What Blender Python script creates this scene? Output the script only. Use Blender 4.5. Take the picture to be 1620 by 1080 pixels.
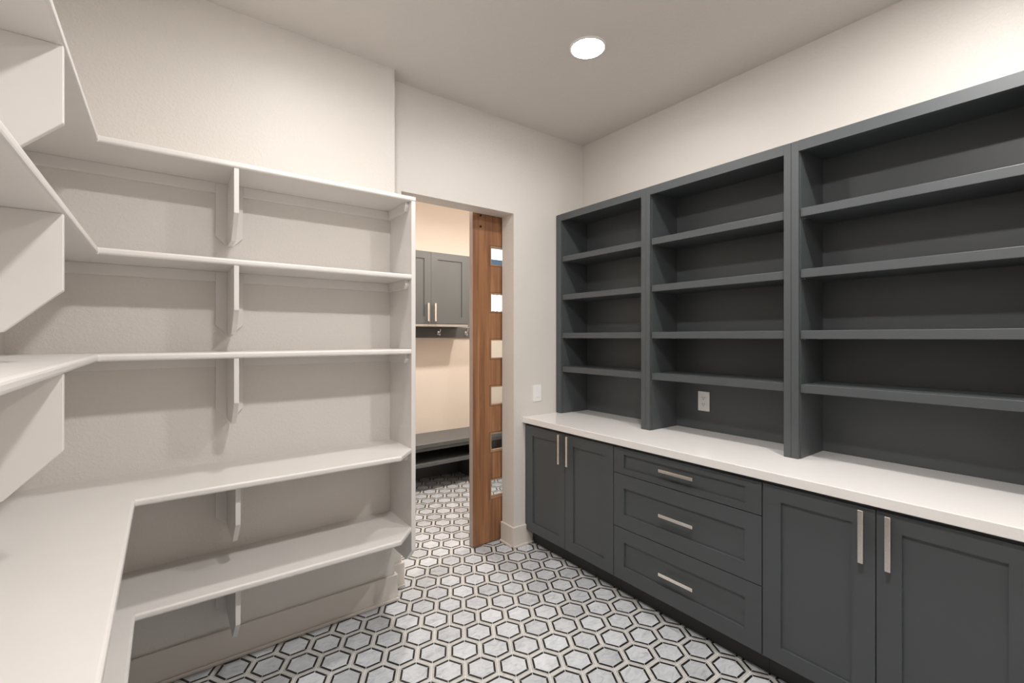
import bpy, bmesh, math, random
from mathutils import Vector, Matrix

for o in list(bpy.data.objects):
    bpy.data.objects.remove(o, do_unlink=True)
scene = bpy.context.scene
COL = scene.collection
random.seed(7)

# ------------------------------------------------------------------ camera
CAM_H = 1.5087
YAW = 36.866
FPX = 730.24
cam_data = bpy.data.cameras.new('camera')
cam_data.sensor_width = 36.0
cam_data.sensor_fit = 'HORIZONTAL'
cam_data.lens = FPX / 1620.0 * 36.0
cam_data.shift_y = -(540.0 - 532.74) / 1620.0
cam_data.clip_start = 0.02
cam_data.clip_end = 60
cam = bpy.data.objects.new('camera', cam_data)
COL.objects.link(cam)
cam.location = (0, 0, CAM_H)
cam.rotation_euler = (math.radians(90), 0, math.radians(-YAW))
scene.camera = cam

# ------------------------------------------------------------------ light / exposure
LENS_FRONT, LENS_BACK, LENS_END, LENS_MUD = 36.0, 165.0, 108.0, 85.0   # glow of the downlight lenses
LAMP_W = 1.6         # beam of each pantry downlight, watts
LAMP_COL = (1.0, 0.972, 0.945)
MUD_W = 8.0        # beam of each mudroom downlight, watts
MUD_COL = (1.0, 0.925, 0.85)
SPREAD = 160.0       # beam angle of the downlights
world = bpy.data.worlds.new('world')
scene.world = world
world.use_nodes = True
wb = world.node_tree.nodes['Background']
wb.inputs[0].default_value = (0.80, 0.90, 1.0, 1)
wb.inputs[1].default_value = 2.2
vs = scene.view_settings
vs.view_transform = 'Standard'
vs.look = 'None'
vs.exposure = 1.28
vs.gamma = 1.0
vs.use_curve_mapping = False

# ------------------------------------------------------------------ materials
def new_mat(name):
    m = bpy.data.materials.new(name)
    m.use_nodes = True
    nt = m.node_tree
    b = nt.nodes['Principled BSDF']
    return m, nt, b

def pos_node(nt):
    return nt.nodes.new('ShaderNodeNewGeometry').outputs['Position']

def mapping(nt, vec, scale):
    mp = nt.nodes.new('ShaderNodeMapping')
    mp.inputs['Scale'].default_value = scale
    nt.links.new(vec, mp.inputs['Vector'])
    return mp.outputs[0]

def noise(nt, vec, scale, detail=3, rough=0.5, dist=0.0):
    n = nt.nodes.new('ShaderNodeTexNoise')
    n.inputs['Scale'].default_value = scale
    n.inputs['Detail'].default_value = detail
    n.inputs['Roughness'].default_value = rough
    n.inputs['Distortion'].default_value = dist
    nt.links.new(vec, n.inputs['Vector'])
    return n.outputs['Fac']

def ramp(nt, fac, stops):
    r = nt.nodes.new('ShaderNodeValToRGB')
    el = r.color_ramp.elements
    while len(el) > 1:
        el.remove(el[-1])
    el[0].position = stops[0][0]
    el[0].color = (*stops[0][1], 1)
    for p, c in stops[1:]:
        e = el.new(p)
        e.color = (*c, 1)
    nt.links.new(fac, r.inputs[0])
    return r.outputs[0]

def bump(nt, b, h, strength, distance):
    bp = nt.nodes.new('ShaderNodeBump')
    bp.inputs['Strength'].default_value = strength
    bp.inputs['Distance'].default_value = distance
    nt.links.new(h, bp.inputs['Height'])
    nt.links.new(bp.outputs[0], b.inputs['Normal'])

def mul_col(nt, a, fac_val, lo, hi):
    """multiply colour a (tuple or socket) by a value running lo..hi"""
    mr = nt.nodes.new('ShaderNodeMapRange')
    mr.inputs['To Min'].default_value = lo
    mr.inputs['To Max'].default_value = hi
    nt.links.new(fac_val, mr.inputs['Value'])
    mx = nt.nodes.new('ShaderNodeVectorMath')
    mx.operation = 'SCALE'
    if isinstance(a, tuple):
        mx.inputs[0].default_value = a
    else:
        nt.links.new(a, mx.inputs[0])
    nt.links.new(mr.outputs[0], mx.inputs['Scale'])
    return mx.outputs[0]

def plain(name, col, rough, metal=0.0, spec=0.5):
    m, nt, b = new_mat(name)
    b.inputs['Roughness'].default_value = rough
    b.inputs['Metallic'].default_value = metal
    b.inputs['Specular IOR Level'].default_value = spec
    n = noise(nt, pos_node(nt), 9.0, 2)
    c = mul_col(nt, tuple(col), n, 0.97, 1.03)
    nt.links.new(c, b.inputs['Base Color'])
    return m

def wall_paint(name, col, rough, spec, bstr):
    m, nt, b = new_mat(name)
    p = pos_node(nt)
    n1 = noise(nt, p, 75.0, 4, 0.55, 0.6)
    n2 = noise(nt, p, 130.0, 2, 0.5)
    r1 = nt.nodes.new('ShaderNodeMapRange')
    r1.inputs['From Min'].default_value = 0.46
    r1.inputs['From Max'].default_value = 0.60
    nt.links.new(n1, r1.inputs['Value'])
    mx = nt.nodes.new('ShaderNodeMath')
    mx.operation = 'MULTIPLY_ADD'
    nt.links.new(n2, mx.inputs[0])
    mx.inputs[1].default_value = 0.35
    nt.links.new(r1.outputs[0], mx.inputs[2])
    bump(nt, b, mx.outputs[0], bstr, 0.0010)
    c = mul_col(nt, tuple(col), noise(nt, p, 2.2, 3), 0.97, 1.03)
    nt.links.new(c, b.inputs['Base Color'])
    b.inputs['Roughness'].default_value = rough
    b.inputs['Specular IOR Level'].default_value = spec
    return m

M = {}
M['wall'] = wall_paint('wall_paint', (0.735, 0.697, 0.655), 0.47, 0.5, 0.5)
M['ceiling'] = wall_paint('ceiling_paint', (0.735, 0.695, 0.655), 0.62, 0.35, 0.5)
M['mudwall'] = wall_paint('mudroom_paint', (0.70, 0.62, 0.54), 0.5, 0.4, 0.3)
M['trim'] = plain('trim_paint', (0.72, 0.665, 0.61), 0.33)
M['shelf'] = plain('shelf_paint', (0.765, 0.735, 0.705), 0.34)
M['charcoal'] = plain('charcoal_paint', (0.074, 0.082, 0.0865), 0.40, 0.0, 0.5)
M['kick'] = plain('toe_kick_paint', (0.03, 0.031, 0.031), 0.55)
M['mudgrey'] = plain('mudroom_cabinet_paint', (0.10, 0.105, 0.105), 0.4)
M['nickel'] = plain('polished_nickel', (0.95, 0.89, 0.83), 0.26, 1.0)
M['steel'] = plain('chrome', (0.82, 0.82, 0.83), 0.14, 1.0)
M['plate'] = plain('white_plastic', (0.90, 0.895, 0.885), 0.3)
M['slot'] = plain('dark_slot', (0.03, 0.03, 0.03), 0.6)
M['bolt'] = plain('bolt_and_gap_shade', (0.03, 0.022, 0.018), 0.4, 0.6)  # bolt heads, and the painted shade in the pane frame gaps
M['lamp_trim'] = plain('lamp_trim', (0.85, 0.84, 0.82), 0.4)
M['winframe'] = plain('window_frame', (0.80, 0.80, 0.80), 0.4)
M['bluebar'] = plain('slate_blue_bar', (0.055, 0.13, 0.23), 0.45)
M['blind'] = plain('white_blind', (0.86, 0.87, 0.88), 0.6)

def quartz():
    m, nt, b = new_mat('white_quartz')
    n = noise(nt, pos_node(nt), 160.0, 2)
    nt.links.new(mul_col(nt, (0.89, 0.865, 0.845), n, 0.97, 1.02), b.inputs['Base Color'])
    b.inputs['Roughness'].default_value = 0.16
    return m
M['quartz'] = quartz()

def lamp_mat(name, col, strength):
    m = bpy.data.materials.new(name)
    m.use_nodes = True
    nt = m.node_tree
    nt.nodes.clear()
    e = nt.nodes.new('ShaderNodeEmission')
    e.inputs[0].default_value = (*col, 1)
    e.inputs[1].default_value = strength
    o = nt.nodes.new('ShaderNodeOutputMaterial')
    nt.links.new(e.outputs[0], o.inputs[0])
    return m
M['lens'] = lamp_mat('lamp_lens', LAMP_COL, LENS_FRONT)
M['lens_end'] = lamp_mat('end_lamp_lens', LAMP_COL, LENS_END)
M['lens_bright'] = lamp_mat('bright_lamp_lens', LAMP_COL, LENS_BACK)
M['mudlens'] = lamp_mat('mudroom_lamp_lens', MUD_COL, LENS_MUD)

def wood():
    m, nt, b = new_mat('walnut_door')
    p = pos_node(nt)
    g1 = noise(nt, mapping(nt, p, (38, 38, 1.6)), 1.0, 6, 0.6, 0.8)
    g2 = noise(nt, mapping(nt, p, (7, 7, 0.8)), 1.0, 3, 0.5, 0.5)
    c = ramp(nt, g1, [(0.30, (0.185, 0.080, 0.036)), (0.52, (0.31, 0.145, 0.068)), (0.74, (0.42, 0.21, 0.105))])
    c2 = mul_col(nt, c, g2, 0.78, 1.22)
    nt.links.new(c2, b.inputs['Base Color'])
    b.inputs['Roughness'].default_value = 0.42
    bump(nt, b, g1, 0.12, 0.001)
    return m
M['wood'] = wood()
M['bead'] = plain('walnut_bead', (0.36, 0.20, 0.11), 0.4)
M['edge'] = plain('door_edge', (0.40, 0.34, 0.315), 0.5)
M['rail'] = plain('taupe_rail', (0.34, 0.305, 0.27), 0.45)

def marble():
    m, nt, b = new_mat('carrara_marble')
    p = pos_node(nt)
    oi = nt.nodes.new('ShaderNodeObjectInfo')
    ge = nt.nodes.new('ShaderNodeNewGeometry')
    rnd = nt.nodes.new('ShaderNodeMath'); rnd.operation = 'ADD'
    nt.links.new(oi.outputs['Random'], rnd.inputs[0])
    nt.links.new(ge.outputs['Random Per Island'], rnd.inputs[1])
    fr = nt.nodes.new('ShaderNodeMath'); fr.operation = 'FRACT'
    nt.links.new(rnd.outputs[0], fr.inputs[0])
    off = nt.nodes.new('ShaderNodeCombineXYZ')
    sc = nt.nodes.new('ShaderNodeMath'); sc.operation = 'MULTIPLY'; sc.inputs[1].default_value = 40.0
    nt.links.new(fr.outputs[0], sc.inputs[0])
    nt.links.new(sc.outputs[0], off.inputs[2])
    ad = nt.nodes.new('ShaderNodeVectorMath'); ad.operation = 'ADD'
    nt.links.new(p, ad.inputs[0]); nt.links.new(off.outputs[0], ad.inputs[1])
    v = noise(nt, mapping(nt, ad.outputs[0], (16, 30, 16)), 1.0, 7, 0.62, 1.6)
    cl = noise(nt, ad.outputs[0], 11.0, 3, 0.5)
    c = ramp(nt, v, [(0.26, (0.42, 0.445, 0.485)), (0.42, (0.62, 0.65, 0.69)), (0.55, (0.71, 0.735, 0.765)), (0.75, (0.78, 0.795, 0.815))])
    c = mul_col(nt, c, cl, 0.86, 1.12)
    c = mul_col(nt, c, fr.outputs[0], 0.72, 0.95)
    nt.links.new(c, b.inputs['Base Color'])
    b.inputs['Roughness'].default_value = 0.30
    return m
M['marble'] = marble()

def strip_mat(name, a, bcol, rough):
    m, nt, b = new_mat(name)
    p = pos_node(nt)
    ge = nt.nodes.new('ShaderNodeNewGeometry')
    n = noise(nt, p, 60.0, 4, 0.6, 1.0)
    c = ramp(nt, n, [(0.3, a), (0.7, bcol)])
    c = mul_col(nt, c, ge.outputs['Random Per Island'], 0.82, 1.0)
    nt.links.new(c, b.inputs['Base Color'])
    b.inputs['Roughness'].default_value = rough
    return m
M['lightstrip'] = strip_mat('grey_limestone_strip', (0.50, 0.492, 0.475), (0.66, 0.655, 0.64), 0.36)
M['blackstrip'] = strip_mat('black_marble_strip', (0.010, 0.0098, 0.009), (0.022, 0.021, 0.019), 0.35)
M['grout'] = plain('grout', (0.80, 0.79, 0.77), 0.8)

def glass():
    m = bpy.data.materials.new('clear_glass')
    m.use_nodes = True
    nt = m.node_tree
    nt.nodes.clear()
    t = nt.nodes.new('ShaderNodeBsdfTransparent')
    t.inputs[0].default_value = (0.95, 0.975, 0.985, 1)
    g = nt.nodes.new('ShaderNodeBsdfGlossy')
    g.inputs['Roughness'].default_value = 0.02
    f = nt.nodes.new('ShaderNodeFresnel')
    f.inputs[0].default_value = 1.45
    mx = nt.nodes.new('ShaderNodeMixShader')
    o = nt.nodes.new('ShaderNodeOutputMaterial')
    nt.links.new(f.outputs[0], mx.inputs[0])
    nt.links.new(t.outputs[0], mx.inputs[1])
    nt.links.new(g.outputs[0], mx.inputs[2])
    nt.links.new(mx.outputs[0], o.inputs[0])
    return m
M['glass'] = glass()

# ------------------------------------------------------------------ mesh helpers
WORLD = {}

def box(bm, x0, x1, y0, y1, z0, z1):
    vs_ = [bm.verts.new(c) for c in ((x0,y0,z0),(x1,y0,z0),(x1,y1,z0),(x0,y1,z0),(x0,y0,z1),(x1,y0,z1),(x1,y1,z1),(x0,y1,z1))]
    for f in ((0,3,2,1),(4,5,6,7),(0,1,5,4),(1,2,6,5),(2,3,7,6),(3,0,4,7)):
        bm.faces.new([vs_[i] for i in f])
    return vs_

def prism(bm, poly, axis, a, b):
    """extrude a 2-D polygon along axis; poly is (y,z) for 'x', (x,z) for 'y', (x,y) for 'z'"""
    def pt(p, t):
        return {'x': (t, p[0], p[1]), 'y': (p[0], t, p[1]), 'z': (p[0], p[1], t)}[axis]
    lo = [bm.verts.new(pt(p, a)) for p in poly]
    hi = [bm.verts.new(pt(p, b)) for p in poly]
    n = len(poly)
    bm.faces.new(lo); bm.faces.new(hi)
    for i in range(n):
        bm.faces.new((lo[i], lo[(i+1) % n], hi[(i+1) % n], hi[i]))

def tube(bm, pts, r, n=10, caps=True):
    pts = [Vector(p) for p in pts]
    rings = []
    up = Vector((0.3, 0.2, 1)).normalized()
    for i, p in enumerate(pts):
        d = (pts[min(i+1, len(pts)-1)] - pts[max(i-1, 0)]).normalized()
        u = d.cross(up)
        if u.length < 1e-4:
            u = d.cross(Vector((1, 0, 0)))
        u.normalize()
        v = d.cross(u)
        rr = r[i] if isinstance(r, (list, tuple)) else r
        rings.append([bm.verts.new(p + rr*(math.cos(2*math.pi*k/n)*u + math.sin(2*math.pi*k/n)*v)) for k in range(n)])
    for a_, b_ in zip(rings, rings[1:]):
        for k in range(n):
            bm.faces.new((a_[k], a_[(k+1) % n], b_[(k+1) % n], b_[k]))
    if caps:
        bm.faces.new(rings[0]); bm.faces.new(rings[-1])

def lathe(bm, prof, cx, cy, n=40):
    rings = []
    for r, z in prof:
        if r < 1e-6:
            rings.append([bm.verts.new((cx, cy, z))])
        else:
            rings.append([bm.verts.new((cx + r*math.cos(2*math.pi*k/n), cy + r*math.sin(2*math.pi*k/n), z)) for k in range(n)])
    for a_, b_ in zip(rings, rings[1:]):
        for k in range(n):
            k2 = (k+1) % n
            if len(a_) == 1:
                bm.faces.new((a_[0], b_[k], b_[k2]))
            elif len(b_) == 1:
                bm.faces.new((a_[k], a_[k2], b_[0]))
            else:
                bm.faces.new((a_[k], a_[k2], b_[k2], b_[k]))

def bevel_edges(bm, width, segs=1, pred=None):
    bm.edges.ensure_lookup_table()
    es = [e for e in bm.edges if len(e.link_faces) == 2 and e.calc_face_angle(0) > 0.3 and (pred is None or pred(e.verts[0].co, e.verts[1].co))]
    if es:
        bmesh.ops.bevel(bm, geom=es, offset=width, segments=segs, profile=0.5, affect='EDGES', clamp_overlap=True)

def link(o, parent, world_loc):
    COL.objects.link(o)
    if parent is not None:
        o.parent = parent
        o.location = Vector(world_loc) - WORLD[parent.name]
    else:
        o.location = world_loc
    WORLD[o.name] = Vector(world_loc)

def mk(name, bm, mat, parent=None, bevel=0.0, segs=1, pred=None, smooth=False):
    bmesh.ops.recalc_face_normals(bm, faces=bm.faces[:])
    if bevel > 0:
        bevel_edges(bm, bevel, segs, pred)
    xs = [v.co.x for v in bm.verts]; ys = [v.co.y for v in bm.verts]; zs = [v.co.z for v in bm.verts]
    org = Vector(((min(xs)+max(xs))/2, (min(ys)+max(ys))/2, min(zs)))
    bmesh.ops.translate(bm, verts=bm.verts[:], vec=-org)
    me = bpy.data.meshes.new(name)
    if smooth:
        for f in bm.faces:
            f.smooth = True
    bm.to_mesh(me); bm.free()
    me.materials.append(M[mat] if isinstance(mat, str) else mat)
    o = bpy.data.objects.new(name, me)
    link(o, parent, org)
    return o

def mkbox(name, b, mat, parent=None, bevel=0.0015, segs=1):
    bm = bmesh.new()
    box(bm, *b)
    return mk(name, bm, mat, parent, bevel, segs)

def empty(name, loc):
    o = bpy.data.objects.new(name, None)
    o.empty_display_size = 0.05
    link(o, None, loc)
    return o

def tag(o, label, cat, group=None, kind=None):
    o['label'] = label
    o['category'] = cat
    if group: o['group'] = group
    if kind: o['kind'] = kind
    return o

# ------------------------------------------------------------------ room dimensions
XL, XR = -0.485, 2.697          # left wall, cabinet wall
YN, YP, YB, YW = -0.95, 2.532, 2.6425, 2.785   # near wall, shelf wall, back wall, its far face
XE = 1.054                      # end of the furred-out shelf wall
X0, X1 = 1.143, 1.997           # doorway
ZO, ZC = 2.393, 3.048
MX0, MX1, MY = 0.55, 3.75, 4.53  # mudroom

# ------------------------------------------------------------------ floor
floor = mkbox('floor', (MX0-1.15, MX1+0.1, YN-0.1, MY+0.1, -0.12, -0.0012), 'grout', None, 0)
tag(floor, 'hexagonal grey marble mosaic floor with black outlines and pale strips', 'floor', kind='structure')

PIT = 0.14953
TX, TY = 1.15227, 1.91767
RT = 0.1072/math.sqrt(3)
cs, sn = math.cos(math.radians(YAW)), math.sin(math.radians(YAW))

def hexpts(r):
    return [(r*math.cos(math.radians(60*k)), r*math.sin(math.radians(60*k))) for k in range(6)]

def hex_tile(bm, cx, cy):
    rings = []
    for r, z in ((RT, -0.006), (RT, -0.0007), (RT-0.0007, 0.0)):
        rings.append([bm.verts.new((cx+x, cy+y, z)) for x, y in hexpts(r)])
    bm.faces.new(rings[2])
    for a_, b_ in zip(rings, rings[1:]):
        for k in range(6):
            bm.faces.new((a_[k], a_[(k+1) % 6], b_[(k+1) % 6], b_[k]))

def inside(x, y):
    if XL-0.05 < x < XR and YN < y < YB+0.05: return True
    if X0-0.05 < x < X1+0.05 and YB <= y <= YW+0.02: return True
    if MX0 < x < MX1 and YW < y < MY+0.05: return True
    return False

cells = []
for i in range(-16, 24):
    for j in range(-24, 24):
        cx = TX + i*PIT*0.8660254
        cy = TY + (j + 0.5*(i % 2))*PIT
        if not inside(cx, cy): continue
        d = cx*sn + cy*cs; s = cx*cs - cy*sn
        seen = False; depth = d
        if d > 0.3:
            px = 810 + FPX*s/d; py = 532.74 + FPX*CAM_H/d
            if -20 < px < 1650 and 700 < py < 1115: seen = True
            if cx < -0.05 or cx > 2.24: seen = seen and cy > YW
            if cy > YW:      # seen only through the doorway or the panes of the door
                if px < 620 or px > 830: seen = False
        cells.append((not seen, depth, cx, cy))
cells.sort()
bm = bmesh.new()
hex_tile(bm, 0, 0)
bmesh.ops.recalc_face_normals(bm, faces=bm.faces[:])
tile_me = bpy.data.meshes.new('tile'); bm.to_mesh(tile_me); bm.free()
tile_me.materials.append(M['marble'])
rest = bmesh.new()
n_ind = 0
for unseen, depth, cx, cy in cells:
    if not unseen and n_ind < 300:
        o = bpy.data.objects.new('tile', tile_me)
        link(o, floor, (cx, cy, 0))
        n_ind += 1
    else:
        hex_tile(rest, cx, cy)
o = mk('tile_field', rest, 'marble', floor)
o['kind'] = 'stuff'

def strips(a0, a1, cut0, z):
    bm = bmesh.new()
    t = math.tan(math.radians(30))
    for unseen, depth, cx, cy in cells:
        for k in range(6):
            an = math.radians(30 + 60*k)
            c_, s_ = math.cos(an), math.sin(an)
            l0 = a0*t - cut0; l1 = a1*t - cut0
            q = [(a0, -l0), (a1, -l1), (a1, l1), (a0, l0)]
            w = [(cx + u*c_ - v*s_, cy + u*s_ + v*c_) for u, v in q]
            lo = [bm.verts.new((x, y, -0.004)) for x, y in w]
            hi = [bm.verts.new((x, y, z)) for x, y in w]
            bm.faces.new(hi)
            for e in range(4):
                bm.faces.new((lo[e], lo[(e+1) % 4], hi[(e+1) % 4], hi[e]))
    return bm
o = mk('black_strips', strips(0.0542, 0.0636, 0.0015, -0.0001), 'blackstrip', floor)
o['kind'] = 'stuff'; o['label'] = 'thin black marble strips outlining each hexagon'
o = mk('pale_strips', strips(0.0648, 0.0735, 0.0010, -0.0002), 'lightstrip', floor)
o['kind'] = 'stuff'; o['label'] = 'pale grey limestone strips between the hexagons'

# ------------------------------------------------------------------ walls and ceiling
T = 0.12
bm = bmesh.new()
prism(bm, [(XL-T, 0), (X0, 0), (X0, ZO), (X1, ZO), (X1, 0), (MX1+T, 0), (MX1+T, ZC), (XL-T, ZC)], 'y', YB, YW)
def corner_pred(a, b):
    on = lambda v: (abs(v.x-X0) < 1e-4 or abs(v.x-X1) < 1e-4 or abs(v.z-ZO) < 1e-4) and v.z < ZO+1e-3 and X0-1e-3 < v.x < X1+1e-3
    return on(a) and on(b) and abs(a.y-b.y) < 1e-5
bevel_edges(bm, 0.005, 2, corner_pred)
box(bm, XL, XE, YP, YB, 0, ZC)
bevel_edges(bm, 0.004, 2, lambda a, b: abs(a.x-XE) < 1e-4 and abs(b.x-XE) < 1e-4 and abs(a.y-YP) < 1e-4 and abs(b.y-YP) < 1e-4)
tag(mk('wall_back', bm, 'wall'), 'textured off-white back wall with doorway and furred-out shelf section', 'wall', kind='structure')
tag(mkbox('wall_left', (XL-T, XL, YN, YB, 0, ZC), 'wall', None, 0), 'off-white wall behind the side run of shelves', 'wall', kind='structure')
tag(mkbox('wall_right', (XR, XR+T, YN, YB, 0, ZC), 'wall', None, 0), 'textured off-white wall above the charcoal bookcases', 'wall', kind='structure')
tag(mkbox('wall_front', (XL-T, XR+T, YN-T, YN, 0, ZC), 'wall', None, 0), 'off-white wall closing the pantry opposite the doorway', 'wall', kind='structure')
tag(mkbox('ceiling', (XL-T, XR+T, YN-T, YW, ZC, ZC+0.12), 'ceiling', None, 0), 'textured beige ceiling over the pantry', 'ceiling', kind='structure')
# mudroom shell; its far wall has a window opening
WX0, WX1, WZ0, WZ1 = 2.93, 3.55, 1.62, 2.72
bm = bmesh.new()
box(bm, MX0-T, WX0, MY, MY+T, 0, ZC)
box(bm, WX1, MX1+T, MY, MY+T, 0, ZC)
box(bm, WX0, WX1, MY, MY+T, 0, WZ0)
box(bm, WX0, WX1, MY, MY+T, WZ1, ZC)
tag(mk('wall_mudroom_back', bm, 'mudwall'), 'warm cream far wall of the mudroom seen through the doorway', 'wall', kind='structure')
tag(mkbox('wall_mudroom_left', (MX0-T, MX0, YW, MY, 0, ZC), 'mudwall', None, 0), 'cream side wall of the mudroom on the shelf side', 'wall', kind='structure')
tag(mkbox('wall_mudroom_right', (MX1, MX1+T, YW, MY, 0, ZC), 'mudwall', None, 0), 'cream side wall of the mudroom behind the wooden door', 'wall', kind='structure')
tag(mkbox('ceiling', (MX0-T, MX1+T, YW, MY+T, ZC, ZC+0.12), 'ceiling', None, 0), 'plain ceiling over the mudroom beyond the doorway', 'ceiling', kind='structure')

# window in the mudroom
win = empty('window_1', ((WX0+WX1)/2, MY+0.06, WZ0))
tag(win, 'bright window with vertical white blind seen through the door panes', 'window', kind='structure')
bm = bmesh.new()
for b in ((WX0, WX0+0.04), (WX1-0.04, WX1)):
    box(bm, b[0], b[1], MY+0.03, MY+0.09, WZ0, WZ1)
box(bm, WX0+0.04, WX1-0.04, MY+0.03, MY+0.09, WZ0, WZ0+0.04)
box(bm, WX0+0.04, WX1-0.04, MY+0.03, MY+0.09, WZ1-0.04, WZ1)
mk('window_frame', bm, 'winframe', win)
o = mkbox('transom_bar', (WX0+0.04, WX1-0.04, MY+0.025, MY+0.085, 2.375, 2.437), 'bluebar', win)
o['label'] = 'slate blue horizontal bar'
mkbox('pane', (WX0+0.04, WX1-0.04, MY+0.062, MY+0.066, WZ0+0.04, 2.375), 'glass', win, 0)
mkbox('pane', (WX0+0.04, WX1-0.04, MY+0.062, MY+0.066, 2.437, WZ1-0.04), 'glass', win, 0)
for k in range(9):
    x = WX0 + 0.058 + k*0.060
    bm = bmesh.new()
    prism(bm, [(x, MY+0.012), (x+0.042, MY+0.030), (x+0.043, MY+0.028), (x+0.001, MY+0.010)], 'z', WZ0+0.045, 2.372)
    mk('blind_slat', bm, 'blind', win)

# ------------------------------------------------------------------ baseboards
BH, BT = 0.145, 0.015
def baseboard(name, runs, label):
    """runs: list of plan boxes for the board; the shoe moulding is stepped out in front"""
    bm = bmesh.new()
    for (x0, x1, y0, y1, nx, ny) in runs:
        box(bm, x0, x1, y0, y1, 0, BH)
    root = mk(name, bm, 'trim', None, 0.003, 1)
    tag(root, label, 'baseboard', kind='structure')
    S = 0.011
    bm = bmesh.new()
    for (x0, x1, y0, y1, nx, ny) in runs:
        if ny < 0:
            box(bm, x0, x1 + (S if (nx or 0) > 0 else 0) - (0), y0-S, y0, 0, 0.017)
        elif nx > 0:
            box(bm, x1, x1+S, y0, y1, 0, 0.017)
        else:
            box(bm, x0-S, x0, y0, y1, 0, 0.017)
    mk('shoe_moulding', bm, 'trim', root, 0.004, 2)
baseboard('baseboard_back', [(XL+BT, XE+BT, YP-BT, YP, 0, -1)], 'beige baseboard under the lowest shelf along the shelf wall')
baseboard('baseboard_return', [(XE, XE+BT, YP, YB-BT, 1, 0)], 'short beige baseboard return at the end of the shelf wall')
baseboard('baseboard_doorway', [(XE+BT, X0+BT, YB-BT, YB, 0, -1)], 'beige baseboard stub between the shelf wall and the doorway')
baseboard('baseboard_jamb', [(X0, X0+BT, YB, YW, 1, 0)], 'beige baseboard inside the doorway on the shelf side')
baseboard('baseboard_pier', [(X1-BT, 2.165, YB-BT, YB, 0, -1)], 'beige baseboard wrapping the wall pier beside the charcoal cabinets')
baseboard('baseboard_reveal', [(X1-BT, X1, YB, YW, -1, 0)], 'beige baseboard inside the doorway beside the wooden door')
baseboard('baseboard_left', [(XL, XL+BT, YN, YP-BT, 1, 0)], 'beige baseboard beneath the side run of shelves')

# ------------------------------------------------------------------ sliding wooden door
DX0, DX1, DY0, DY1 = 1.752, 2.667, 2.803, 2.846
DZ0, DZ1 = 0.008, 2.50
PX0, PX1, PH = 1.898, 2.522, 0.152
zc = [2.104 - 0.3425*i for i in range(6)]
door = empty('door_1', ((DX0+DX1)/2, (DY0+DY1)/2, DZ0))
tag(door, 'brown wooden sliding door with six small glass panes, half slid behind the wall', 'door', kind='structure')
bm = bmesh.new()
box(bm, DX0, PX0, DY0, DY1, DZ0, DZ1)
box(bm, PX1, DX1, DY0, DY1, DZ0, DZ1)
edges_z = [DZ1] + sum([[z+PH/2, z-PH/2] for z in zc], []) + [DZ0]
for k in range(0, len(edges_z), 2):
    box(bm, PX0, PX1, DY0, DY1, edges_z[k+1], edges_z[k])
mk('slab', bm, 'wood', door)
o = mkbox('edge_band', (DX0-0.002, DX0, DY0, DY1, DZ0, DZ1), 'edge', door, 0.0004)
o['label'] = 'pale leading edge of the door'
for z in zc:
    f = bmesh.new()
    w = 0.013
    gp = 0.0028
    for (x0, x1, z0, z1) in ((PX0+gp, PX1-gp, z+PH/2-w, z+PH/2-gp), (PX0+gp, PX1-gp, z-PH/2+gp, z-PH/2+w), (PX0+gp, PX0+w, z-PH/2+w, z+PH/2-w), (PX1-w, PX1-gp, z-PH/2+w, z+PH/2-w)):
        box(f, x0, x1, DY0-0.003, DY1+0.003, z0, z1)
    fr = mk('pane_frame', f, 'bead', door)
    g_ = bmesh.new()
    for (x0, x1, z0, z1) in ((PX0, PX1, z+PH/2-gp, z+PH/2), (PX0, PX1, z-PH/2, z-PH/2+gp), (PX0, PX0+gp, z-PH/2+gp, z+PH/2-gp), (PX1-gp, PX1, z-PH/2+gp, z+PH/2-gp)):
        box(g_, x0, x1, DY0+0.006, DY1-0.006, z0, z1)
    mk('shadow_gap', g_, 'bolt', fr)  # black strips paint in the shade of the gap round the bead
    mkbox('pane', (PX0+w, PX1-w, DY0+0.019, DY0+0.024, z-PH/2+w, z+PH/2-w), 'glass', fr, 0)
for z in (2.385, 2.305):
    bm = bmesh.new()
    tube(bm, [(1.818, DY0+0.004, z), (1.818, DY0-0.004, z), (1.818, DY0-0.006, z)], [0.0085, 0.0085, 0.006], 14)
    o = mk('bolt', bm, 'bolt', door); o['label'] = 'dark hanger bolt head'

# ------------------------------------------------------------------ recessed lights
def downlight(x, y, lens, label):
    root = empty('ceiling_light', (x, y, ZC-0.008))
    tag(root, label, 'ceiling light', 'recessed ceiling lights')
    bm = bmesh.new()
    lathe(bm, [(0.086, ZC-0.0075), (0.089, ZC-0.0085), (0.093, ZC-0.0075), (0.097, ZC-0.004), (0.0985, ZC+0.0005)], x, y, 56)
    mk('trim_ring', bm, 'lamp_trim', root, smooth=True)
    bm = bmesh.new()
    lathe(bm, [(0.0865, ZC-0.0065), (0.080, ZC-0.0095), (0.06, ZC-0.0115), (0.03, ZC-0.0125), (0, ZC-0.013)], x, y, 40)
    mk('lens', bm, lens, root, smooth=True)
    ld = bpy.data.lights.new('lamp_beam', 'AREA')
    ld.shape = 'DISK'
    ld.size = 0.13
    ld.energy = MUD_W if lens == 'mudlens' else LAMP_W
    ld.color = MUD_COL if lens == 'mudlens' else LAMP_COL
    ld.spread = math.radians(SPREAD)
    lo = bpy.data.objects.new('lamp_beam', ld)
    link(lo, root, (x, y, ZC-0.016))
downlight(1.796, 1.723, 'lens', 'lit round recessed light in the ceiling before the doorway wall')
downlight(0.60, 1.72, 'lens', 'lit round recessed light in the ceiling above the shelf corner')
downlight(1.796, 0.30, 'lens_end', 'lit round recessed light in the ceiling nearest the end of the countertop')
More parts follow.
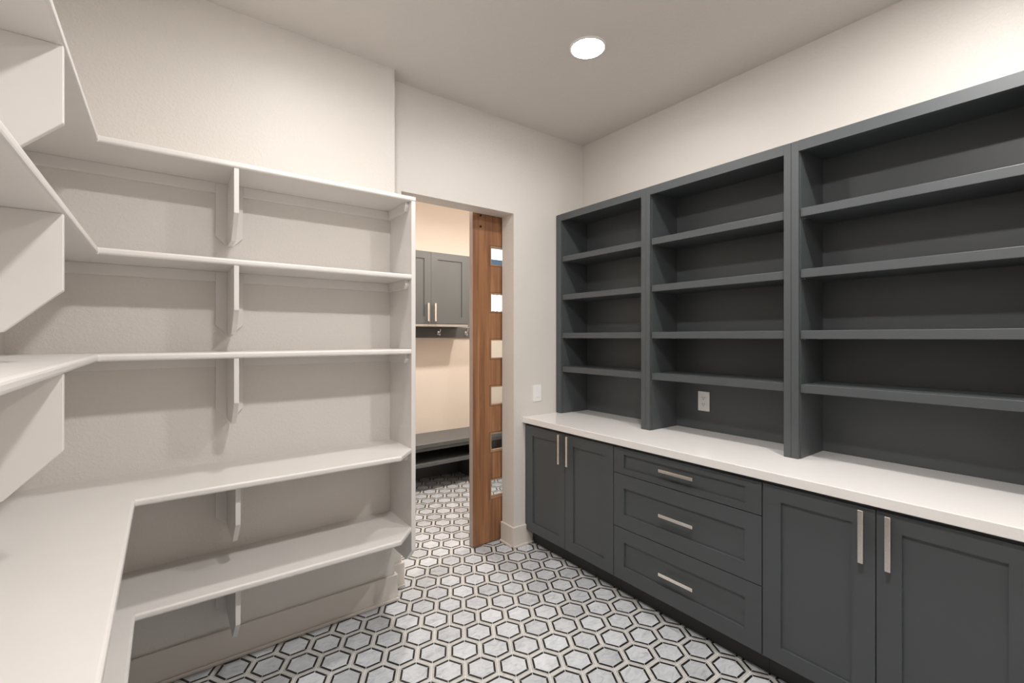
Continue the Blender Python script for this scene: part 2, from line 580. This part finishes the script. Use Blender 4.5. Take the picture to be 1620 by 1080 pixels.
downlight(0.62, 0.28, 'lens_bright', 'lit round recessed light in the ceiling behind the viewer')
downlight(1.75, 3.15, 'mudlens', 'lit round recessed light in the mudroom ceiling beyond the doorway')
downlight(2.95, 3.15, 'mudlens', 'lit round recessed light in the mudroom ceiling before the window')

# ------------------------------------------------------------------ painted wall shelves
XS, YS = -0.196, 2.243          # front edges of the three upper shelves
XS2, YS2 = -0.088, 2.128        # front edges of the two deeper lower shelves
XI, XO = 1.026, 1.050           # end panel
TH = 0.026
BX0, BX1 = 0.228, 0.247         # bracket on the shelf wall
LBY0, LBY1 = 1.556, 1.575       # bracket on the side wall
YNEAR = -0.55

def board(name, poly, z, parent, fronts):
    bm = bmesh.new()
    prism(bm, poly, 'z', z-TH, z)
    def pr(a, b):
        if abs(a.z-b.z) > 1e-5: return False
        for fn in fronts:
            if fn(a) and fn(b): return True
        return False
    return mk(name, bm, 'shelf', parent, 0.0085, 3, pr)

specs = [(2.2441, 'upper', 'topmost long painted wall shelf, above all the others in the corner'),
         (1.8355, 'upper', 'second painted wall shelf from the top, below the topmost shelf'),
         (1.4445, 'upper', 'third painted wall shelf, edge-on at eye level'),
         (0.9260, 'lower', 'deep painted wall shelf at counter height with a clipped end corner'),
         (0.5150, 'lower', 'lowest deep painted wall shelf, just above the baseboard')]
for z, kind, label in specs:
    up = kind == 'upper'
    xs, ys = (XS, YS) if up else (XS2, YS2)
    xe = XO if z > 2.0 else XI
    root = empty('wall_shelf', (0.2, 2.4, z-0.3))
    tag(root, label, 'shelf', 'painted wall shelves')
    bm = bmesh.new()
    box(bm, XL, xs, YNEAR, ys, z-TH, z)
    bmesh.ops.recalc_face_normals(bm, faces=bm.faces[:])
    bevel_edges(bm, 0.0085, 3, lambda a, b: abs(a.x-xs) < 1e-4 and abs(b.x-xs) < 1e-4 and abs(a.z-b.z) < 1e-5)
    box(bm, XL, xs, ys, YP, z-TH, z)
    mk('side_board', bm, 'shelf', root)
    if up:
        board('back_board', [(xs, ys), (xe, ys), (xe, YP), (xs, YP)], z, root, [lambda v: abs(v.y-ys) < 1e-4])
    else:
        cx = 0.922
        board('back_board', [(xs, ys), (cx, ys), (xe, YS), (xe, YP), (xs, YP)], z, root,
              [lambda v: abs(v.y-ys) < 1e-4, lambda v: (abs(v.y-ys) < 1e-4 and abs(v.x-cx) < 1e-4) or (abs(v.y-YS) < 1e-4 and abs(v.x-xe) < 1e-4)])
    zt = z-TH
    CH = 0.047
    # cleats
    PX = 0.055
    bc = (BX0+BX1)/2; ly = (LBY0+LBY1)/2
    mkbox('cleat', (XL+0.019, bc-PX, YP-0.019, YP, zt-CH, zt), 'shelf', root)
    mkbox('cleat', (bc+PX, XI-0.019, YP-0.019, YP, zt-CH, zt), 'shelf', root)
    bm = bmesh.new()
    prism(bm, [(YS+0.035, zt), (YS+0.035, zt-CH*0.55), (YS+0.05, zt-CH), (YP, zt-CH), (YP, zt)], 'x', XI-0.019, XI)
    mk('end_cleat', bm, 'shelf', root, 0.0015)
    mkbox('cleat', (XL, XL+0.019, ly+PX, YP, zt-CH, zt), 'shelf', root)
    mkbox('cleat', (XL, XL+0.019, 0.75+PX, ly-PX, zt-CH, zt), 'shelf', root)
    mkbox('cleat', (XL, XL+0.019, YNEAR, 0.75-PX, zt-CH, zt), 'shelf', root)
    # brackets with their backing plates
    fv, fb = (0.188, 0.290) if up else (0.165, 0.268)
    bf = YS + 0.004 if up else 2.195
    br = bmesh.new()
    w = 0.019
    prism(br, [(bf, zt), (bf, zt-fv), (bf+(fb-fv), zt-fb), (YP-w, zt-fb), (YP-w, zt)], 'x', BX0, BX1)
    b1 = mk('bracket', br, 'shelf', root, 0.0015)
    pl = bmesh.new()
    ph = fb - 0.045
    prism(pl, [(bc-PX, zt), (bc-PX, zt-ph+0.0), (bc-PX+0.04, zt-ph-0.04), (bc+PX-0.04, zt-ph-0.04), (bc+PX, zt-ph), (bc+PX, zt)], 'y', YP-w, YP)
    mk('bracket_plate', pl, 'shelf', b1, 0.001)
    for yc in (ly, 0.75):
        xf = (XS - 0.004) if up else -0.16
        br = bmesh.new()
        prism(br, [(xf, zt), (xf, zt-fv), (xf-(fb-fv), zt-fb), (XL+w, zt-fb), (XL+w, zt)], 'y', yc-0.0095, yc+0.0095)
        b2 = mk('bracket', br, 'shelf', root, 0.0015)
        pl = bmesh.new()
        prism(pl, [(yc-PX, zt), (yc-PX, zt-ph), (yc-PX+0.04, zt-ph-0.04), (yc+PX-0.04, zt-ph-0.04), (yc+PX, zt-ph), (yc+PX, zt)], 'x', XL, XL+w)
        mk('bracket_plate', pl, 'shelf', b2, 0.001)

bm = bmesh.new()
zt = specs[0][0]-TH
prism(bm, [(YS, zt), (YS, 0.392), (YS+0.070, 0.320), (YP, 0.320), (YP, zt)], 'x', XI, XO)
tag(mk('shelf_end_panel', bm, 'shelf', None, 0.0025, 2), 'tall painted end panel closing the wall shelves beside the doorway', 'end panel')

# ------------------------------------------------------------------ charcoal base cabinets, drawers, countertop
XC, XF = 2.075, 2.098       # counter edge, door face
XB = XF + 0.020             # cabinet box front
ZB0, ZB1 = 0.113, 0.868
YEND = 0.145

def handle(parent, c, length, vertical, face, depth=0.034, w=0.017, t=0.011):
    """flat bar pull; c = (y, z) centre; face = x of the door face (pull stands out to -x)"""
    y, z = c
    bm = bmesh.new()
    h = length/2
    if vertical:
        box(bm, face-depth, face-depth+t, y-w/2, y+w/2, z-h, z+h)
    else:
        box(bm, face-depth, face-depth+t, y-h, y+h, z-w/2, z+w/2)
    for q in (-1, 1):
        yc_, zc_ = (y, z + q*(h-0.018)) if vertical else (y + q*(h-0.018), z)
        box(bm, face-depth+t, face, yc_-0.005, yc_+0.005, zc_-0.005, zc_+0.005)
    o = mk('handle', bm, 'nickel', parent, 0.0012)
    o['label'] = 'polished nickel bar pull'
    return o

def shaker(name, parent, y0, y1, z0, z1, xf, fw, mat, fh=None, tk=0.020):
    """five-piece front facing -x; frame is the part, the recessed panel its sub-part"""
    fh = fh or fw
    bm = bmesh.new()
    box(bm, xf, xf+tk, y0, y0+fw, z0, z1)
    box(bm, xf, xf+tk, y1-fw, y1, z0, z1)
    box(bm, xf, xf+tk, y0+fw, y1-fw, z0, z0+fh)
    box(bm, xf, xf+tk, y0+fw, y1-fw, z1-fh, z1)
    d = mk(name, bm, mat, parent)
    mkbox('panel', (xf+0.0095, xf+tk-0.003, y0+fw-0.002, y1-fw+0.002, z0+fh-0.002, z1-fh+0.002), mat, d, 0)
    return d

def base_body(name, y0, y1, label, group):
    root = empty(name, ((XB+XR)/2, (y0+y1)/2, 0))
    tag(root, label, 'cabinet', group)
    mkbox('body', (XB, XR-0.001, y0+0.0005, y1-0.0005, 0.098, 0.887), 'charcoal', root, 0.001)
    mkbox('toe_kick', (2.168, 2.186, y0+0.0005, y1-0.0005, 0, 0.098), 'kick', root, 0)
    return root

cabA = base_body('base_cabinet', 1.806, YB-0.001, 'charcoal two-door base cabinet next to the doorway wall', 'charcoal base cabinets')
mkbox('filler_strip', (XF+0.004, XB, 2.6245, YB-0.001, ZB0, 0.887), 'charcoal', cabA)
FW = 0.074
d = shaker('door', cabA, 2.2205, 2.6215, ZB0, ZB1, XF, 0.068, 'charcoal', 0.066); handle(d, (2.250, 0.767), 0.195, True, XF)
d = shaker('door', cabA, 1.8085, 2.2170, ZB0, ZB1, XF, FW, 'charcoal', 0.066); handle(d, (2.172, 0.767), 0.195, True, XF)
cabB = base_body('drawer_cabinet', 0.964, 1.806, 'charcoal base cabinet with three wide drawers in the middle', 'charcoal base cabinets')
for (z0, z1, hz, fh) in ((0.7225, ZB1, 0.807, 0.034), (0.4125, 0.7185, 0.572, 0.077), (ZB0, 0.4085, 0.264, 0.077)):
    d = shaker('drawer', cabB, 0.9665, 1.8035, z0, z1, XF, 0.074, 'charcoal', fh)
    handle(d, (1.380, hz), 0.197, False, XF + 0.0095, 0.043)
cabC = base_body('base_cabinet', YEND, 0.964, 'charcoal two-door base cabinet nearest the viewer, past the drawers', 'charcoal base cabinets')
d = shaker('door', cabC, 0.5595, 0.9615, ZB0, ZB1, XF, FW, 'charcoal', 0.066); handle(d, (0.597, 0.765), 0.197, True, XF)
d = shaker('door', cabC, 0.1475, 0.5560, ZB0, ZB1, XF, FW, 'charcoal', 0.066); handle(d, (0.516, 0.765), 0.197, True, XF)

ct = mkbox('countertop', (XC, XR-0.001, YEND-0.015, YB-0.001, 0.887, 0.928), 'quartz', None, 0.0025, 2)
tag(ct, 'long white quartz countertop on the charcoal base cabinets', 'countertop')

# ------------------------------------------------------------------ charcoal bookcase units on the countertop
XH = 2.400
ZH0, ZH1 = 0.9285, 2.440
seams = [YB-0.001, 1.810, 0.969, 0.128]
hl = ['charcoal open bookcase unit on the countertop next to the doorway wall',
      'charcoal open bookcase unit in the middle, with the wall outlet inside',
      'charcoal open bookcase unit nearest the viewer, cut by the picture edge']
for u in range(3):
    y1, y0 = seams[u], seams[u+1]
    root = empty('bookcase', ((XH+XR)/2, (y0+y1)/2, ZH0))
    tag(root, hl[u], 'bookcase', 'charcoal bookcase units')
    sw = 0.033
    ya = y1
    if u == 0:
        mkbox('filler_strip', (XH+0.006, XH+0.024, y1-0.012, y1, ZH0, ZH1), 'charcoal', root, 0.001)
        ya = y1-0.012
    st = 0.046 if u == 0 else sw
    g = 0.0006
    mkbox('stile', (XH, XH+0.020, ya-st, ya-g, ZH0, ZH1), 'charcoal', root, 0.0012)
    mkbox('stile', (XH, XH+0.020, y0+g, y0+sw, ZH0, ZH1), 'charcoal', root, 0.0012)
    mkbox('top_rail', (XH, XH+0.020, y0+sw, ya-st, 2.390, ZH1), 'charcoal', root, 0)
    mkbox('side_panel', (XH+0.020, XR-0.002, ya-st-0.003, ya-g-0.0005, ZH0, ZH1-0.001), 'charcoal', root, 0)
    mkbox('side_panel', (XH+0.020, XR-0.002, y0+g+0.0005, y0+sw+0.003, ZH0, ZH1-0.001), 'charcoal', root, 0)
    mkbox('back_panel', (XR-0.014, XR-0.002, y0+sw+0.003, ya-st-0.003, ZH0, ZH1-0.001), 'charcoal', root, 0)
    mkbox('top_panel', (XH+0.020, XR-0.014, y0+sw+0.003, ya-st-0.003, 2.410, ZH1-0.001), 'charcoal', root, 0)
    for zs in (2.119, 1.829, 1.539, 1.284):
        s = mkbox('shelf', (XH+0.012, XR-0.0145, y0+sw+0.004, ya-st-0.004, zs-0.040, zs), 'charcoal', root, 0.0018, 2)
        for yy in (y0+sw+0.003, ya-st-0.003):
            q = 1 if yy < (y0+ya)/2 else -1
            for xx in (XH+0.045, XR-0.05):
                bm = bmesh.new()
                tube(bm, [(xx, yy, zs-0.043), (xx, yy+q*0.010, zs-0.043)], 0.003, 8)
                mk('shelf_pin', bm, 'nickel', s)

# ------------------------------------------------------------------ outlet and switch
ou = empty('wall_outlet', (XR-0.016, 1.583, 1.048))
tag(ou, 'white duplex wall outlet on the back of the middle bookcase', 'outlet')
xo = XR-0.014
mkbox('plate', (xo-0.006, xo, 1.545, 1.621, 1.048, 1.169), 'plate', ou, 0.002, 2)
for z in (1.128, 1.089):
    bm = bmesh.new()
    pts = []
    for k in range(24):
        a = 2*math.pi*k/24
        pts.append((1.583+0.0165*math.cos(a), z+max(-0.0135, min(0.0135, 0.0175*math.sin(a)))))
    prism(bm, pts, 'x', xo-0.0085, xo-0.005)
    r = mk('receptacle', bm, 'plate', ou)
    bm = bmesh.new()
    box(bm, xo-0.009, xo-0.0082, 1.588, 1.5905, z-0.001, z+0.008)
    box(bm, xo-0.009, xo-0.0082, 1.5755, 1.578, z-0.001, z+0.008)
    tube(bm, [(xo-0.0091, 1.583, z-0.007), (xo-0.0082, 1.583, z-0.007)], 0.0026, 10)
    mk('slots', bm, 'slot', r)
sw_ = empty('light_switch', (2.212, YB-0.004, 1.030))
tag(sw_, 'white rocker light switch on the pier between door and bookcase', 'light switch')
mkbox('plate', (2.173, 2.251, YB-0.0075, YB, 1.030, 1.153), 'plate', sw_, 0.002, 2)
bm = bmesh.new()
prism(bm, [(YB-0.007, 1.058), (YB-0.0125, 1.060), (YB-0.0085, 1.124), (YB-0.007, 1.125)], 'x', 2.196, 2.228)
mk('rocker', bm, 'plate', sw_)

# ------------------------------------------------------------------ mudroom: wall cabinet, hook rail, bench
def mud_front(parent, x0, x1, z0, z1, yf, fw):
    bm = bmesh.new()
    tk = 0.02
    box(bm, x0, x0+fw, yf, yf+tk, z0, z1)
    box(bm, x1-fw, x1, yf, yf+tk, z0, z1)
    box(bm, x0+fw, x1-fw, yf, yf+tk, z0, z0+fw)
    box(bm, x0+fw, x1-fw, yf, yf+tk, z1-fw, z1)
    d = mk('door', bm, 'mudgrey', parent)
    mkbox('panel', (x0+fw-0.002, x1-fw+0.002, yf+0.010, yf+tk-0.002, z0+fw-0.002, z1-fw+0.002), 'mudgrey', d, 0)
    return d

def mud_handle(parent, x, z0, z1, yf):
    bm = bmesh.new()
    box(bm, x-0.009, x+0.009, yf-0.034, yf-0.023, z0, z1)
    for z in (z0+0.02, z1-0.02):
        box(bm, x-0.004, x+0.004, yf-0.023, yf, z-0.004, z+0.004)
    o = mk('handle', bm, 'nickel', parent, 0.001)
    o['label'] = 'slim nickel bar pull'

YC = 4.20
for (xa, xb, lab) in ((1.700, 2.566, 'grey two-door wall cabinet hanging in the mudroom beyond the doorway'),):
    cab = empty('wall_cabinet', ((xa+xb)/2, (YC+MY)/2, 1.613))
    tag(cab, lab, 'cabinet', 'mudroom wall cabinets')
    mkbox('body', (xa, xb, YC+0.021, MY-0.001, 1.640, 2.366), 'mudgrey', cab, 0.001)
    o = mkbox('bottom_rail', (xa, xb, YC+0.004, YC+0.040, 1.613, 1.639), 'rail', cab, 0.001)
    o['label'] = 'pale light rail under the doors'
    xm = (xa+xb)/2
    if xb > 2:
        mkbox('end_filler', (xb, xb+0.05, YC+0.006, MY-0.001, 1.613, 2.366), 'mudgrey', cab, 0.001)
    d = mud_front(cab, xa+0.002, xm-0.0015, 1.643, 2.364, YC, 0.072); mud_handle(d, xm-0.042, 1.664, 1.848, YC)
    d = mud_front(cab, xm+0.0015, xb-0.002, 1.643, 2.364, YC, 0.072); mud_handle(d, xm+0.036, 1.664, 1.848, YC)
rail = mkbox('hook_rail', (0.83, 2.86, MY-0.022, MY-0.001, 1.500, 1.612), 'mudgrey', None, 0.002)
tag(rail, 'dark grey board for coat hooks under the mudroom cabinet', 'hook rail')
hook_labels = {2.378: 'chrome coat hook on the grey rail, in full view under the cabinet',
               2.724: 'chrome coat hook on the grey rail, at the edge of the wooden door'}
for x, lab in hook_labels.items():
    y = MY-0.022
    hk = empty('coat_hook', (x, y, 1.52))
    tag(hk, lab, 'hook', 'coat hooks on the grey rail')
    bm = bmesh.new(); 
    prism(bm, [(x-0.011, 1.528), (x+0.011, 1.528), (x+0.011, 1.572), (x-0.011, 1.572)], 'y', y-0.004, y)
    mk('back_plate', bm, 'steel', hk, 0.0015)
    bm = bmesh.new()
    tube(bm, [(x, y-0.003, 1.552), (x, y-0.02, 1.550), (x, y-0.036, 1.560), (x, y-0.045, 1.580), (x, y-0.046, 1.597), (x, y-0.044, 1.603)], [0.005, 0.005, 0.005, 0.005, 0.0065, 0.004], 10)
    mk('upper_prong', bm, 'steel', hk, smooth=True)
    bm = bmesh.new()
    tube(bm, [(x, y-0.003, 1.545), (x, y-0.010, 1.530), (x, y-0.020, 1.522), (x, y-0.031, 1.526), (x, y-0.035, 1.540), (x, y-0.034, 1.546)], [0.005, 0.005, 0.005, 0.005, 0.0065, 0.004], 10)
    mk('lower_prong', bm, 'steel', hk, smooth=True)

bench = empty('bench', (2.1, 4.28, 0))
tag(bench, 'grey built-in bench with open shoe cubbies along the mudroom wall', 'bench')
YF = 4.040
mkbox('seat', (MX0+0.001, MX1-0.001, YF, MY-0.001, 0.440, 0.480), 'mudgrey', bench, 0.003)
mkbox('apron', (MX0+0.001, MX1-0.001, YF+0.012, YF+0.032, 0.408, 0.440), 'mudgrey', bench, 0.001)
divs = [MX0+0.001, 1.43, 2.630, MX1-0.021]
for x in divs:
    mkbox('divider', (x, x+0.02, YF+0.014, MY-0.02, 0, 0.408), 'charcoal', bench, 0.001)
for a_, b_ in zip(divs, divs[1:]):
    mkbox('cubby_shelf', (a_+0.02, b_, YF+0.014, MY-0.02, 0.255, 0.288), 'mudgrey', bench, 0.001)
mkbox('back_panel', (MX0+0.021, MX1-0.021, MY-0.02, MY-0.001, 0, 0.440), 'charcoal', bench, 0)
